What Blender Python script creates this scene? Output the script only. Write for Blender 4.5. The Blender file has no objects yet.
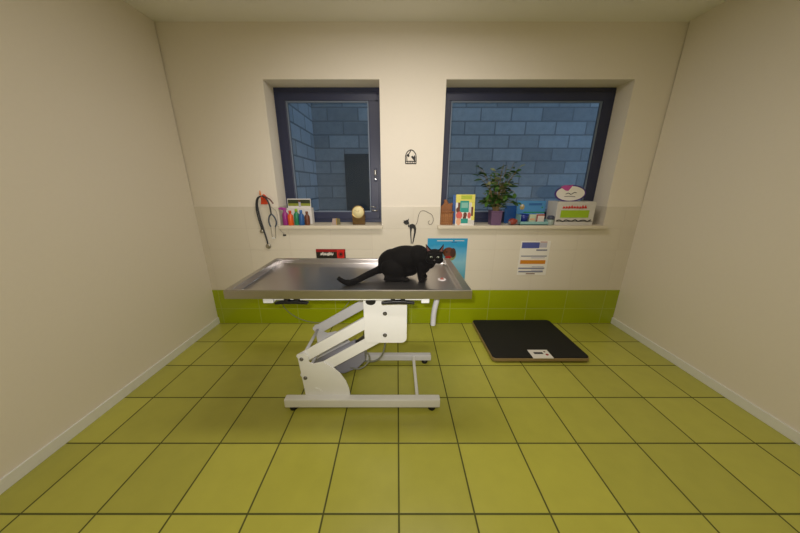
import bpy, bmesh, math, random
from math import sin, cos, pi, radians
from mathutils import Vector, Matrix
random.seed(7)
S = bpy.context.scene
COL = S.collection

# ------------------------------------------------------------------ helpers
def lin(c):
    return c/12.92 if c <= 0.04045 else ((c+0.055)/1.055)**2.4
def rgb(r, g, b):
    return (lin(r/255), lin(g/255), lin(b/255), 1)

def new_mat(name):
    m = bpy.data.materials.new(name); m.use_nodes = True
    nt = m.node_tree
    return m, nt, nt.nodes['Principled BSDF']

def mat(name, col, rough=0.5, metal=0.0, var=0.06, scale=30, bump=0.0, spec=None, sheen=0.0, trans=0.0):
    """plain procedural material with a little noise in its tone"""
    m, nt, b = new_mat(name)
    n = nt.nodes.new('ShaderNodeTexNoise'); n.inputs['Scale'].default_value = scale
    n.inputs['Detail'].default_value = 4
    tc = nt.nodes.new('ShaderNodeTexCoord'); nt.links.new(tc.outputs['Object'], n.inputs['Vector'])
    mx = nt.nodes.new('ShaderNodeMix'); mx.data_type = 'RGBA'
    mx.inputs[6].default_value = tuple(max(0, c*(1-var)) for c in col[:3])+(1,)
    mx.inputs[7].default_value = tuple(min(1, c*(1+var)) for c in col[:3])+(1,)
    nt.links.new(n.outputs['Fac'], mx.inputs[0]); nt.links.new(mx.outputs[2], b.inputs['Base Color'])
    b.inputs['Roughness'].default_value = rough; b.inputs['Metallic'].default_value = metal
    if spec is not None: b.inputs['Specular IOR Level'].default_value = spec
    if sheen: b.inputs['Sheen Weight'].default_value = sheen
    if trans: b.inputs['Transmission Weight'].default_value = trans
    if bump:
        bp = nt.nodes.new('ShaderNodeBump'); bp.inputs['Strength'].default_value = bump
        bp.inputs['Distance'].default_value = 0.002
        nt.links.new(n.outputs['Fac'], bp.inputs['Height']); nt.links.new(bp.outputs['Normal'], b.inputs['Normal'])
    return m

def tile_mat(name, cols, grout, ua, va, w, h, u0, v0, gw=0.003, rough=0.3, splits=None, offset=0.0, bumpd=0.0015, var=0.08, noise=0.0, nscale=6):
    """rectangular tiles laid in world axes ua/va ('X','Y','Z'); splits: (v limit, colour below)"""
    m, nt, b = new_mat(name)
    N = nt.nodes; L = nt.links
    def math_(op, a, c=None):
        k = N.new('ShaderNodeMath'); k.operation = op
        for i, v in enumerate((a, c)):
            if v is None: continue
            if isinstance(v, (int, float)): k.inputs[i].default_value = v
            else: L.new(v, k.inputs[i])
        return k.outputs[0]
    g = N.new('ShaderNodeNewGeometry'); sp = N.new('ShaderNodeSeparateXYZ'); L.new(g.outputs['Position'], sp.inputs[0])
    u = math_('DIVIDE', math_('SUBTRACT', sp.outputs[ua], u0), w)
    v = math_('DIVIDE', math_('SUBTRACT', sp.outputs[va], v0), h)
    fv = math_('FLOOR', v)
    if offset:
        odd = math_('MODULO', math_('ABSOLUTE', fv), 2.0)
        u = math_('ADD', u, math_('MULTIPLY', odd, offset))
    fu = math_('FLOOR', u)
    du = math_('MULTIPLY', math_('SUBTRACT', 0.5, math_('ABSOLUTE', math_('SUBTRACT', math_('SUBTRACT', u, fu), 0.5))), w)
    dv = math_('MULTIPLY', math_('SUBTRACT', 0.5, math_('ABSOLUTE', math_('SUBTRACT', math_('SUBTRACT', v, fv), 0.5))), h)
    d = math_('MINIMUM', du, dv)
    mr = N.new('ShaderNodeMapRange'); mr.inputs['From Min'].default_value = gw*0.5; mr.inputs['From Max'].default_value = gw*1.2
    L.new(d, mr.inputs['Value'])
    cb = N.new('ShaderNodeCombineXYZ'); L.new(fu, cb.inputs[0]); L.new(fv, cb.inputs[1])
    wn = N.new('ShaderNodeTexWhiteNoise'); wn.noise_dimensions = '3D'; L.new(cb.outputs[0], wn.inputs['Vector'])
    vv = math_('ADD', math_('MULTIPLY', wn.outputs['Value'], var), 1-var/2)
    if noise:
        tn = N.new('ShaderNodeTexNoise'); tn.inputs['Scale'].default_value = nscale; tn.inputs['Detail'].default_value = 6
        L.new(g.outputs['Position'], tn.inputs['Vector'])
        vv = math_('MULTIPLY', vv, math_('ADD', math_('MULTIPLY', tn.outputs['Fac'], noise*2), 1-noise))
    base = N.new('ShaderNodeMix'); base.data_type = 'RGBA'
    base.inputs[6].default_value = cols[0]; base.inputs[7].default_value = cols[-1]
    gro = N.new('ShaderNodeMix'); gro.data_type = 'RGBA'
    gr = grout if isinstance(grout, list) else [grout, grout]
    gro.inputs[6].default_value = gr[0]; gro.inputs[7].default_value = gr[1]
    if splits is not None:
        up = math_('GREATER_THAN', sp.outputs[va], splits)
        L.new(up, base.inputs[0]); L.new(up, gro.inputs[0])
    else:
        base.inputs[0].default_value = 0; gro.inputs[0].default_value = 0
    hs = N.new('ShaderNodeHueSaturation'); L.new(base.outputs[2], hs.inputs['Color']); L.new(vv, hs.inputs['Value'])
    mx = N.new('ShaderNodeMix'); mx.data_type = 'RGBA'; L.new(mr.outputs[0], mx.inputs[0])
    L.new(gro.outputs[2], mx.inputs[6]); L.new(hs.outputs[0], mx.inputs[7]); L.new(mx.outputs[2], b.inputs['Base Color'])
    rr = N.new('ShaderNodeMapRange'); rr.inputs['To Min'].default_value = 0.8; rr.inputs['To Max'].default_value = rough
    L.new(mr.outputs[0], rr.inputs['Value']); L.new(rr.outputs[0], b.inputs['Roughness'])
    bp = N.new('ShaderNodeBump'); bp.inputs['Strength'].default_value = 0.5; bp.inputs['Distance'].default_value = bumpd
    L.new(mr.outputs[0], bp.inputs['Height']); L.new(bp.outputs['Normal'], b.inputs['Normal'])
    return m

def glass_mat(name, tint=(0.9, 0.95, 1, 1)):
    m, nt, b = new_mat(name); N = nt.nodes; L = nt.links
    N.remove(b)
    t = N.new('ShaderNodeBsdfTransparent'); t.inputs[0].default_value = tint
    g = N.new('ShaderNodeBsdfGlossy'); g.inputs['Roughness'].default_value = 0.02
    fr = N.new('ShaderNodeFresnel'); fr.inputs[0].default_value = 1.4
    mx = N.new('ShaderNodeMixShader'); L.new(fr.outputs[0], mx.inputs[0]); L.new(t.outputs[0], mx.inputs[1]); L.new(g.outputs[0], mx.inputs[2])
    L.new(mx.outputs[0], N['Material Output'].inputs[0])
    return m

class MB:
    """collects shapes and links them as ONE mesh object"""
    def __init__(s): s.v = []; s.f = []; s.m = []; s.mats = []; s.sm = []
    def mi(s, m):
        if m not in s.mats: s.mats.append(m)
        return s.mats.index(m)
    def add(s, vs, fs, m, smooth=False):
        o = len(s.v); s.v += [tuple(v) for v in vs]; k = s.mi(m)
        for f in fs: s.f.append([o+i for i in f]); s.m.append(k); s.sm.append(smooth)
        return s
    def box(s, x0, x1, y0, y1, z0, z1, m, M=None):
        vs = [Vector((x, y, z)) for z in (z0, z1) for y in (y0, y1) for x in (x0, x1)]
        if M: vs = [M @ v for v in vs]
        return s.add(vs, [(0,2,3,1), (4,5,7,6), (0,1,5,4), (2,6,7,3), (0,4,6,2), (1,3,7,5)], m)
    def prism(s, pts, y0, y1, m, axis='Y', M=None, smooth=False):
        """polygon in XZ pushed along Y (or XY pushed along Z)"""
        n = len(pts)
        if axis == 'Y': vs = [Vector((p[0], y, p[1])) for y in (y0, y1) for p in pts]
        elif axis == 'X': vs = [Vector((y, p[0], p[1])) for y in (y0, y1) for p in pts]
        else: vs = [Vector((p[0], p[1], y)) for y in (y0, y1) for p in pts]
        if M: vs = [M @ v for v in vs]
        fs = [list(range(n))[::-1], list(range(n, 2*n))]
        s.add(vs, fs, m)
        k = len(s.v)-2*n
        for i in range(n):
            j = (i+1) % n
            s.f.append([k+i, k+j, k+n+j, k+n+i]); s.m.append(s.mi(m)); s.sm.append(smooth)
        return s
    def tube(s, path, r, m, n=10, caps=True):
        P = [Vector(p) for p in path]; R = r if isinstance(r, (list, tuple)) else [r]*len(P)
        vs = []; up = None
        for i, p in enumerate(P):
            t = (P[min(i+1, len(P)-1)]-P[max(i-1, 0)]).normalized()
            if up is None:
                up = t.orthogonal().normalized()
            else:
                up = (up - t*up.dot(t)).normalized()
            b = t.cross(up)
            for k in range(n):
                a = 2*pi*k/n
                vs.append(p + (up*cos(a)+b*sin(a))*R[i])
        fs = []
        for i in range(len(P)-1):
            for k in range(n):
                fs.append((i*n+k, i*n+(k+1) % n, (i+1)*n+(k+1) % n, (i+1)*n+k))
        s.add(vs, fs, m, True)
        if caps:
            o = len(s.v)-len(vs)
            for c in (list(range(n))[::-1], [(len(P)-1)*n+k for k in range(n)]):
                s.f.append([o+i for i in c]); s.m.append(s.mi(m)); s.sm.append(False)
        return s
    def lathe(s, prof, m, c=(0,0,0), n=28, M=None, caps=True):
        vs = []
        for (r, z) in prof:
            for k in range(n):
                a = 2*pi*k/n
                v = Vector((r*cos(a), r*sin(a), z))
                if M: v = M @ v
                vs.append(v+Vector(c))
        fs = []
        for i in range(len(prof)-1):
            for k in range(n):
                fs.append((i*n+k, i*n+(k+1) % n, (i+1)*n+(k+1) % n, (i+1)*n+k))
        s.add(vs, fs, m, True)
        if caps:
            o = len(s.v)-len(vs)
            for cc in (list(range(n))[::-1], [(len(prof)-1)*n+k for k in range(n)]):
                s.f.append([o+i for i in cc]); s.m.append(s.mi(m)); s.sm.append(False)
        return s
    def ell(s, c, r, m, M=None, n=20, k=12):
        vs = []; fs = []
        for i in range(k+1):
            th = pi*i/k
            for j in range(n):
                a = 2*pi*j/n
                v = Vector((r[0]*sin(th)*cos(a), r[1]*sin(th)*sin(a), r[2]*cos(th)))
                if M: v = M @ v
                vs.append(v+Vector(c))
        for i in range(k):
            for j in range(n):
                fs.append((i*n+j, (i+1)*n+j, (i+1)*n+(j+1) % n, i*n+(j+1) % n))
        return s.add(vs, fs, m, True)
    def build(s, name, parent=None, loc=None, bevel=0.0, seg=2, label=None):
        """vertices are world coordinates; loc is the object's origin"""
        o0 = Vector(loc) if loc else (Vector(parent['_o']) if parent and '_o' in parent else Vector((0,0,0)))
        me = bpy.data.meshes.new(name)
        me.from_pydata([Vector(v)-o0 for v in s.v], [], s.f); me.update()
        for m in s.mats: me.materials.append(m)
        me.polygons.foreach_set('material_index', s.m); me.polygons.foreach_set('use_smooth', s.sm)
        bm = bmesh.new(); bm.from_mesh(me); bmesh.ops.remove_doubles(bm, verts=bm.verts, dist=1e-6)
        bmesh.ops.recalc_face_normals(bm, faces=bm.faces); bm.to_mesh(me); bm.free()
        ob = bpy.data.objects.new(name, me); COL.objects.link(ob)
        ob.location = o0
        if parent:
            ob.parent = parent
            po = ORI.get(parent.name, Vector((0,0,0)))
            ob.location = o0-po
        ORI[ob.name] = o0
        if bevel:
            bv = ob.modifiers.new('edge', 'BEVEL'); bv.width = bevel; bv.segments = seg; bv.limit_method = 'ANGLE'; bv.angle_limit = radians(40)
        if label: ob['label'] = label
        return ob
ORI = {}
def thing(name, loc, label, cat, group=None):
    o = bpy.data.objects.new(name, None); o.empty_display_size = 0.05; COL.objects.link(o)
    o.location = loc; ORI[o.name] = Vector(loc)
    return tag(o, label, cat, group)
def tag(o, label, cat, group=None):
    o['label'] = label; o['category'] = cat
    if group: o['group'] = group
    return o
def part(mb, name, parent, bevel=0.0, label=None, seg=2):
    return mb.build(name, parent, loc=ORI[parent.name], bevel=bevel, label=label, seg=seg)
def struct(o): o['kind'] = 'structure'; return o
def smooth_path(pts, k=8):
    P = [Vector(p) for p in pts]; out = []
    for i in range(len(P)-1):
        a = P[max(i-1, 0)]; b = P[i]; c = P[i+1]; d = P[min(i+2, len(P)-1)]
        for j in range(k):
            t = j/k
            out.append(0.5*((2*b)+(c-a)*t+(2*a-5*b+4*c-d)*t*t+(3*b-a-3*c+d)*t**3))
    out.append(P[-1]); return out
def rrect(x0, x1, y0, y1, r, n=5):
    out = []
    for cx, cy, a0 in ((x1-r, y1-r, 0), (x0+r, y1-r, 90), (x0+r, y0+r, 180), (x1-r, y0+r, 270)):
        for i in range(n+1):
            a = radians(a0+90*i/n); out.append((cx+r*cos(a), cy+r*sin(a)))
    return out

# ------------------------------------------------------------------ materials
WHITE_T = rgb(222, 214, 198)
GREEN_T = rgb(158, 172, 12)
m_paint = mat('warm white wall paint', rgb(236, 228, 214), 0.75, var=0.015, scale=40, bump=0.06)
m_ceil = mat('white ceiling paint', rgb(245, 243, 238), 0.8, var=0.01, scale=30)
m_walltile_x = tile_mat('white and green wall tiles', [GREEN_T, WHITE_T], [rgb(168, 180, 70), rgb(212, 203, 187)], 'X', 'Z', 0.41, 0.215, 0.16, 0.388, gw=0.0035, rough=0.22, splits=0.388, var=0.03)
m_floor = tile_mat('olive green floor tiles', [rgb(182, 180, 74)], rgb(74, 76, 20), 'X', 'Y', 0.349, 0.363, 0.009, 1.60, gw=0.005, rough=0.3, var=0.16, noise=0.10, nscale=9)
m_block_b = tile_mat('grey concrete block courtyard wall', [rgb(158, 164, 168)], rgb(122, 127, 132), 'X', 'Z', 0.44, 0.178, 0.1, 0.0, gw=0.010, rough=0.9, offset=0.5, bumpd=0.006, var=0.45, noise=0.22, nscale=12)
m_block_l = tile_mat('grey concrete block side wall', [rgb(192, 198, 204)], rgb(136, 142, 148), 'Y', 'Z', 0.44, 0.178, 0.1, 0.0, gw=0.012, rough=0.9, offset=0.5, bumpd=0.006, var=0.3, noise=0.12, nscale=12)
m_frame = mat('dark navy window frame', rgb(42, 48, 76), 0.4, var=0.04)
m_gask = mat('grey glazing gasket', rgb(118, 130, 148), 0.5)
m_glass = glass_mat('window glass')
m_sill = mat('pale stone window sill', rgb(216, 206, 186), 0.4, var=0.03)
m_alu = mat('brushed aluminium', rgb(205, 205, 205), 0.3, 0.9)
m_concrete = mat('dark paving', rgb(90, 92, 94), 0.9)
m_white_metal = mat('white powder coated steel', rgb(234, 234, 230), 0.4, var=0.02)
m_grey_shade_metal = mat('pale grey steel with painted shade', rgb(218, 218, 222), 0.45, var=0.02)  # shade on the far lift side is put into this grey; shafts share it
m_motor = mat('grey motor plastic', rgb(150, 150, 162), 0.5, var=0.03)
m_black = mat('black plastic', rgb(16, 16, 18), 0.45)
m_rubber = mat('black rubber', rgb(14, 13, 12), 0.8, var=0.2, scale=200, bump=0.2)
m_white_pl = mat('white plastic', rgb(232, 234, 236), 0.35, var=0.02)
m_hose = mat('white ribbed hose plastic', rgb(214, 214, 222), 0.4, var=0.03)
m_cable = mat('grey cable sheath', rgb(130, 132, 116), 0.5)
m_bolt = mat('zinc bolt', rgb(120, 118, 112), 0.35, 0.9)
m_paper = mat('white paper', rgb(232, 228, 220), 0.6, var=0.02)
m_ink = mat('dark ink', rgb(40, 40, 48), 0.6)

def steel_mat():
    m, nt, b = new_mat('brushed stainless steel'); N = nt.nodes; L = nt.links
    tc = N.new('ShaderNodeTexCoord'); mp = N.new('ShaderNodeMapping'); mp.inputs['Scale'].default_value = (2, 90, 90)
    L.new(tc.outputs['Object'], mp.inputs[0])
    n = N.new('ShaderNodeTexNoise'); n.inputs['Scale'].default_value = 6; n.inputs['Detail'].default_value = 5; L.new(mp.outputs[0], n.inputs['Vector'])
    r = N.new('ShaderNodeMapRange'); r.inputs['To Min'].default_value = 0.24; r.inputs['To Max'].default_value = 0.36
    L.new(n.outputs['Fac'], r.inputs['Value']); L.new(r.outputs[0], b.inputs['Roughness'])
    b.inputs['Base Color'].default_value = rgb(186, 182, 180); b.inputs['Metallic'].default_value = 1
    return m
m_steel = steel_mat()

# ------------------------------------------------------------------ room shell
XL, XR, YB, YF, ZC = -1.95, 2.35, 2.703, -1.6, 2.70
YO = 3.02                       # outer face of the back wall
W1 = (-1.14, -0.15); W2 = (0.42, 2.02); ZS, ZT = 1.04, 2.30
struct(MB().box(XL-0.15, XR+0.15, YF-0.15, YB, -0.12, 0, m_floor).build('floor'))
struct(MB().box(XL-0.15, XR+0.15, YF-0.15, YO, ZC, ZC+0.12, m_ceil).build('ceiling'))
w = MB()
ZTILE = 1.245
w.box(XL-0.15, XR+0.15, YB, YO, -0.12, ZS, m_walltile_x)
for a, b in ((XL-0.15, W1[0]), (W1[1], W2[0]), (W2[1], XR+0.15)):
    w.box(a, b, YB, YO, ZS, ZTILE, m_walltile_x)
    w.box(a, b, YB+0.008, YO, ZTILE, ZT, m_paint)
w.box(XL-0.15, XR+0.15, YB+0.008, YO, ZT, ZC, m_paint)
struct(w.build('wall_back'))
for nm, a, b in (('wall_left', XL-0.15, XL), ('wall_right', XR, XR+0.15)):
    struct(MB().box(a, b, YF, YB, 0, ZC, m_paint).build(nm))
    e = b if a < 0 else a-0.012
    struct(MB().box(e, e+0.012, YF, YB, 0, 0.07, m_white_metal).build(nm.replace('wall', 'baseboard'), bevel=0.003))
struct(MB().box(XL-0.15, XR+0.15, YF-0.15, YF, 0, ZC, m_paint).build('wall_front'))

def window(idx, x0, x1, bl, br, handle):
    r = struct(bpy.data.objects.new('window_%d' % idx, None)); COL.objects.link(r)
    r.location = (x0, 2.90, ZS+0.03); ORI[r.name] = Vector(r.location)
    zb, zt = ZS+0.03, ZT
    ya, yb = 2.90, 2.97
    f = MB(); d = 0.045
    f.box(x0, x1, ya+0.012, yb, zb, zb+d, m_frame); f.box(x0, x1, ya+0.012, yb, zt-d, zt, m_frame)
    f.box(x0, x0+d, ya+0.012, yb, zb+d, zt-d, m_frame); f.box(x1-d, x1, ya+0.012, yb, zb+d, zt-d, m_frame)
    part(f, 'window_frame', r, 0.004)
    s = MB(); zb2 = zb+d-0.012; zt2 = zt-d+0.012; a = x0+d-0.012; b = x1-d+0.012
    s.box(a, b, ya, yb-0.01, zb2, zb+0.105, m_frame); s.box(a, b, ya, yb-0.01, zt-0.11, zt2, m_frame)
    s.box(a, x0+bl, ya, yb-0.01, zb+0.105, zt-0.11, m_frame); s.box(x1-br, b, ya, yb-0.01, zb+0.105, zt-0.11, m_frame)
    so = part(s, 'sash', r, 0.005)
    g = MB(); q = 0.012
    g.box(x0+bl, x1-br, ya+0.012, ya+0.04, zb+0.105, zb+0.105+q, m_gask); g.box(x0+bl, x1-br, ya+0.012, ya+0.04, zt-0.11-q, zt-0.11, m_gask)
    g.box(x0+bl, x0+bl+q, ya+0.012, ya+0.04, zb+0.105+q, zt-0.11-q, m_gask); g.box(x1-br-q, x1-br, ya+0.012, ya+0.04, zb+0.105+q, zt-0.11-q, m_gask)
    part(g, 'gasket', so)
    part(MB().box(x0+bl+q, x1-br-q, ya+0.022, ya+0.030, zb+0.105+q, zt-0.11-q, m_glass), 'pane', r)
    part(MB().box(x0-(0.025 if idx == 2 else 0), x1+0.012, 2.655, YB-0.0, zb-0.032, zb, m_sill).box(x0, x1, YB, 2.915, zb-0.03, zb, m_sill), 'window_sill', r, 0.004)
    if handle:
        hx = x1-br/2-0.004
        h = MB().box(hx-0.014, hx+0.014, ya-0.010, ya, 1.475, 1.60, m_frame)
        ho = part(h, 'handle_plate', r, 0.004)
        k = MB().tube([(hx, ya-0.008, 1.575), (hx, ya-0.045, 1.575)], 0.009, m_alu)
        k.tube(smooth_path([(hx, ya-0.045, 1.582), (hx, ya-0.046, 1.55), (hx, ya-0.043, 1.535)]), [0.011]*17, m_alu)
        part(k, 'handle', ho, label='silver window handle')
        c = MB().lathe([(0.008, 0), (0.008, 0.006), (0.006, 0.008)], m_alu, c=(hx, ya-0.008, 1.50), M=Matrix.Rotation(radians(90), 4, 'X'))
        part(c, 'lock_cylinder', ho, label='silver lock cylinder')
        hz = MB().tube([(x1-br-0.005, ya-0.012, 1.232), (x1-br+0.05, ya-0.012, 1.226)], 0.006, m_alu)
        hz.tube([(x1-br+0.01, ya-0.012, 1.195), (x1-br+0.065, ya-0.012, 1.190)], 0.007, m_alu)
        hz.box(x1-br+0.005, x1-br+0.06, ya-0.008, ya+0.002, 1.183, 1.238, m_frame)
        part(hz, 'catch', r, label='silver double pin window catch')
    return r
window(1, W1[0], W1[1], 0.105, 0.115, True)
window(2, W2[0], W2[1], 0.085, 0.105, False)

# narrow courtyard of concrete blocks outside the windows
struct(MB().box(-1.45, 4.2, 4.42, 4.62, -0.3, 4.2, m_block_b).build('wall_courtyard_back'))
struct(MB().box(-1.45, -1.22, YO, 4.42, -0.3, 4.2, m_block_l).build('wall_courtyard_left'))
struct(MB().box(-1.45, 4.2, YO, 4.42, -0.4, -0.3, m_concrete).build('floor_courtyard'))
struct(MB().box(-0.78, -0.05, 4.38, 4.43, -0.3, 1.88, mat('dark grey slab', rgb(62, 70, 76), 0.7, scale=2)).build('dark_slab_1', bevel=0.003))  # plain dark slab on the back wall, seen through the left window

# ceiling lamps
m_diff, nt_, b_ = new_mat('lamp diffuser'); b_.inputs['Base Color'].default_value = (0.9, 0.9, 0.88, 1)
b_.inputs['Emission Color'].default_value = (1, 0.93, 0.82, 1); b_.inputs['Emission Strength'].default_value = 2.0
for i, (lx, ly, where) in enumerate(((0.15, 1.55, 'nearest the windows'), (0.15, -0.3, 'farthest from the windows'))):
    t = thing('ceiling_light', (lx, ly, ZC), 'flat white ceiling light panel over the exam room, ' + where, 'lamp', 'ceiling light panels')
    h = MB(); h.box(lx-0.62, lx+0.62, ly-0.17, ly+0.17, ZC-0.02, ZC, m_white_metal)
    for a in ((lx-0.62, lx+0.62, ly-0.17, ly-0.155), (lx-0.62, lx+0.62, ly+0.155, ly+0.17), (lx-0.62, lx-0.605, ly-0.155, ly+0.155), (lx+0.605, lx+0.62, ly-0.155, ly+0.155)):
        h.box(*a, ZC-0.055, ZC-0.02, m_white_metal)
    part(h, 'housing', t, 0.003)
    part(MB().box(lx-0.605, lx+0.605, ly-0.155, ly+0.155, ZC-0.045, ZC-0.035, m_diff), 'diffuser', t)
    ld = bpy.data.lights.new('ceiling panel light', 'AREA'); ld.shape = 'RECTANGLE'; ld.size = 1.15; ld.size_y = 0.28
    ld.energy = 17 if i == 0 else 15; ld.color = (1, 0.92, 0.85)
    lo = bpy.data.objects.new('ceiling panel light', ld); COL.objects.link(lo); lo.location = (lx, ly, ZC-0.06)

# the camera's own flash
fd = bpy.data.lights.new('flash', 'SPOT'); fd.energy = 100; fd.spot_size = radians(80); fd.spot_blend = 1.0; fd.shadow_soft_size = 0.012; fd.color = (1, 0.955, 0.925)
fo = bpy.data.objects.new('flash', fd); COL.objects.link(fo); fo.location = (-0.035, 0.0, 1.50); fo.rotation_euler = (radians(90-11), 0, 0)

# ------------------------------------------------------------------ examination table
T = thing('exam_table', (-0.25, 1.755, 0), 'stainless steel topped veterinary exam table on white scissor lift base', 'exam table')
X0, X1, Y0, Y1, ZTOP = -0.938, 0.406, 1.382, 2.060, 0.905
def ring(x0, x1, y0, y1, z): return [(x0, y0, z), (x1, y0, z), (x1, y1, z), (x0, y1, z)]
tt = MB()
def lip(l, r, f, b, z): return ring(X0+l, X1-r, Y0+f, Y1-b, z)
loops = [lip(0, 0, 0, 0, ZTOP-0.05), lip(0, 0, 0, 0, ZTOP-0.004), lip(.004, .004, .004, .004, ZTOP), lip(.036, .046, .014, .026, ZTOP), lip(.039, .049, .017, .029, ZTOP-.003),
         lip(.040, .050, .018, .030, ZTOP-.031), lip(.044, .054, .022, .034, ZTOP-.035)]
vs = [v for l in loops for v in l]; fs = []
for i in range(len(loops)-1):
    for k in range(4): fs.append((i*4+k, i*4+(k+1) % 4, (i+1)*4+(k+1) % 4, (i+1)*4+k))
n = len(loops)-1
fs.append((n*4, n*4+1, n*4+2, n*4+3))
# folded lower edge and the underside
vs += lip(.02, .02, .02, .02, ZTOP-0.05) + lip(.02, .02, .02, .02, ZTOP-0.042)
q = (n+1)*4
for k in range(4):
    fs.append((k, q+k, q+(k+1) % 4, (k+1) % 4)); fs.append((q+k, q+4+k, q+4+(k+1) % 4, q+(k+1) % 4))
fs.append((q+7, q+6, q+5, q+4))
tt.add(vs, fs, m_steel)
part(tt, 'tabletop', T)
# drain with plug
dx, dy, dz = 0.287, 1.66, ZTOP-0.035
m_ring = mat('pale drain ring', rgb(214, 206, 204), 0.35)
m_plug = mat('dull red plug', rgb(150, 84, 72), 0.5)
dr = part(MB().lathe([(0.012, 0.0), (0.014, 0.004), (0.024, 0.004), (0.027, 0.0)], m_ring, c=(dx, dy, dz), caps=False), 'drain_ring', T, label='pale ring of the table drain')
part(MB().lathe([(0.0125, 0.001), (0.0125, 0.007), (0.004, 0.008), (0.004, 0.013), (0.001, 0.014)], m_plug, c=(dx, dy, dz)), 'drain_plug', dr, label='dull red drain plug')
hp = smooth_path([(0.285, 1.67, 0.868), (0.277, 1.668, 0.80), (0.262, 1.665, 0.73), (0.246, 1.662, 0.64), (0.242, 1.66, 0.545)], 16)
part(MB().tube(hp, [0.0165+0.0016*(i % 2) for i in range(len(hp))], m_hose, n=14), 'drain_hose', T, label='white ribbed drain hose hanging under the table')
# frame under the top
uf = MB()
uf.box(-0.70, 0.16, 1.425, 1.455, 0.828, 0.856, m_white_metal); uf.box(-0.70, 0.16, 1.98, 2.01, 0.828, 0.856, m_white_metal)
for x in (-0.66, -0.20, 0.05): uf.box(x, x+0.03, 1.455, 1.98, 0.835, 0.868, m_white_metal)
part(uf, 'top_frame', T, 0.003)
for x0, x1, za in ((-0.745, -0.688, 0.818), (0.135, 0.180, 0.818)):
    part(MB().box(x0, x1, 1.405, 1.445, za, 0.857, m_white_pl), 'end_cap', T, 0.004, label='white plastic end cap under the table edge')
# black clamp levers
for c in (-0.585, 0.005):
    lv = MB(); w_ = 0.093
    top = [(c+w_*(-1+2*i/16), 0.8265+0.010*(1-((-1+2*i/16))**2)) for i in range(17)]
    bot = [(c+w_*(-1+2*i/16)*0.97, 0.815+0.003*(1-((-1+2*i/16))**2)) for i in range(17)][::-1]
    lv.prism(top+bot, 1.392, 1.418, m_black)
    for s_ in (-1, 1): lv.box(c+s_*0.027-0.012, c+s_*0.027+0.012, 1.395, 1.432, 0.826, 0.857, m_black)
    part(lv, 'clamp_lever', T, 0.003, label='black bow shaped clamp lever under the table edge')

YFm = 1.53      # outer face of the near side
def side(ya, sgn, m, mplate, bolts, beam, zb):
    """one side of the lift: base beam, gusset, two arms, top bracket; sgn points inward"""
    part(MB().box(-0.750, 0.287, beam[0], beam[1], zb[0], zb[1], m), 'base_beam', T, 0.006)
    g = [(-0.643, 0.405), (-0.592, 0.418), (-0.572, 0.395), (-0.570, 0.345), (-0.545, 0.335), (-0.48, 0.352), (-0.425, 0.312), (-0.375, 0.262), (-0.340, 0.200), (-0.322, 0.140), (-0.317, 0.085), (-0.618, 0.085)]
    gy = ya-sgn*0.006
    go = part(MB().prism(g, min(gy, gy+sgn*0.010), max(gy, gy+sgn*0.010), mplate), 'gusset_plate', T, 0.002)
    br = [(-0.204, 0.857), (-0.204, 0.492)] + [(0.061-0.035+0.035*sin(a), 0.492+0.035-0.035*cos(a)) for a in [radians(15*i) for i in range(7)]] + [(0.061, 0.857)]
    bo = part(MB().prism(br, min(gy, gy+sgn*0.010), max(gy, gy+sgn*0.010), mplate), 'bracket_plate', T, 0.002)
    a1 = ((-0.617, 0.372), (-0.0735, 0.697)); a2 = ((-0.606, 0.228), (-0.0755, 0.548))
    for (p, q_) in (a1, a2):
        P = Vector((p[0], 0, p[1])); Q = Vector((q_[0], 0, q_[1])); d = (Q-P).normalized(); nn = Vector((-d.z, 0, d.x))*0.036
        P2 = P-d*0.028; Q2 = Q+d*0.03
        pts = [(v.x, v.z) for v in (P2-nn*0.8, P2+nn*0.8, P2+nn+d*0.01, Q2+nn, Q2-nn, P2-nn+d*0.01)]
        y_ = ya+sgn*0.006
        part(MB().prism(pts, min(y_, y_+sgn*0.012), max(y_, y_+sgn*0.012), m), 'lift_arm', T, 0.003)
    if bolts:
        for (bx, bz, par) in ((a1[0][0], a1[0][1], go), (a2[0][0], a2[0][1], go), (a1[1][0], a1[1][1], bo), (a2[1][0], a2[1][1], bo)):
            b_ = MB().lathe([(0.013, 0), (0.013, 0.003), (0.009, 0.003), (0.009, 0.009), (0.007, 0.010), (0.004, 0.010), (0.004, 0.006)], m_bolt, n=18, c=(bx, gy-0.0005, bz), M=Matrix.Rotation(radians(90), 4, 'X'))
            part(b_, 'bolt', par, label='zinc pivot bolt')
    return go, bo
go, bo = side(YFm, 1, m_white_metal, m_white_metal, True, (1.478, 1.530), (0.026, 0.090))
side(1.915, -1, m_grey_shade_metal, m_grey_shade_metal, False, (1.985, 2.035), (0.030, 0.080))
part(MB().box(-0.62, -0.32, 1.905, 1.990, 0.060, 0.080, m_grey_shade_metal), 'gusset_foot', T, 0.003)
# raised clip on the near gusset
part(MB().prism([(-0.548, 0.120), (-0.548, 0.150), (-0.53, 0.146), (-0.505, 0.128), (-0.500, 0.120)], YFm-0.011, YFm-0.004, m_white_metal), 'cover_tab', go, 0.002)
part(MB().lathe([(0.030, 0), (0.030, 0.012), (0.026, 0.018)], m_black, n=24, c=(-0.158, YFm-0.006, 0.780), M=Matrix.Rotation(radians(90), 4, 'X') @ Matrix.Scale(0.72, 4, (0, 1, 0))), 'cap', bo, label='black oval cap')
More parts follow.
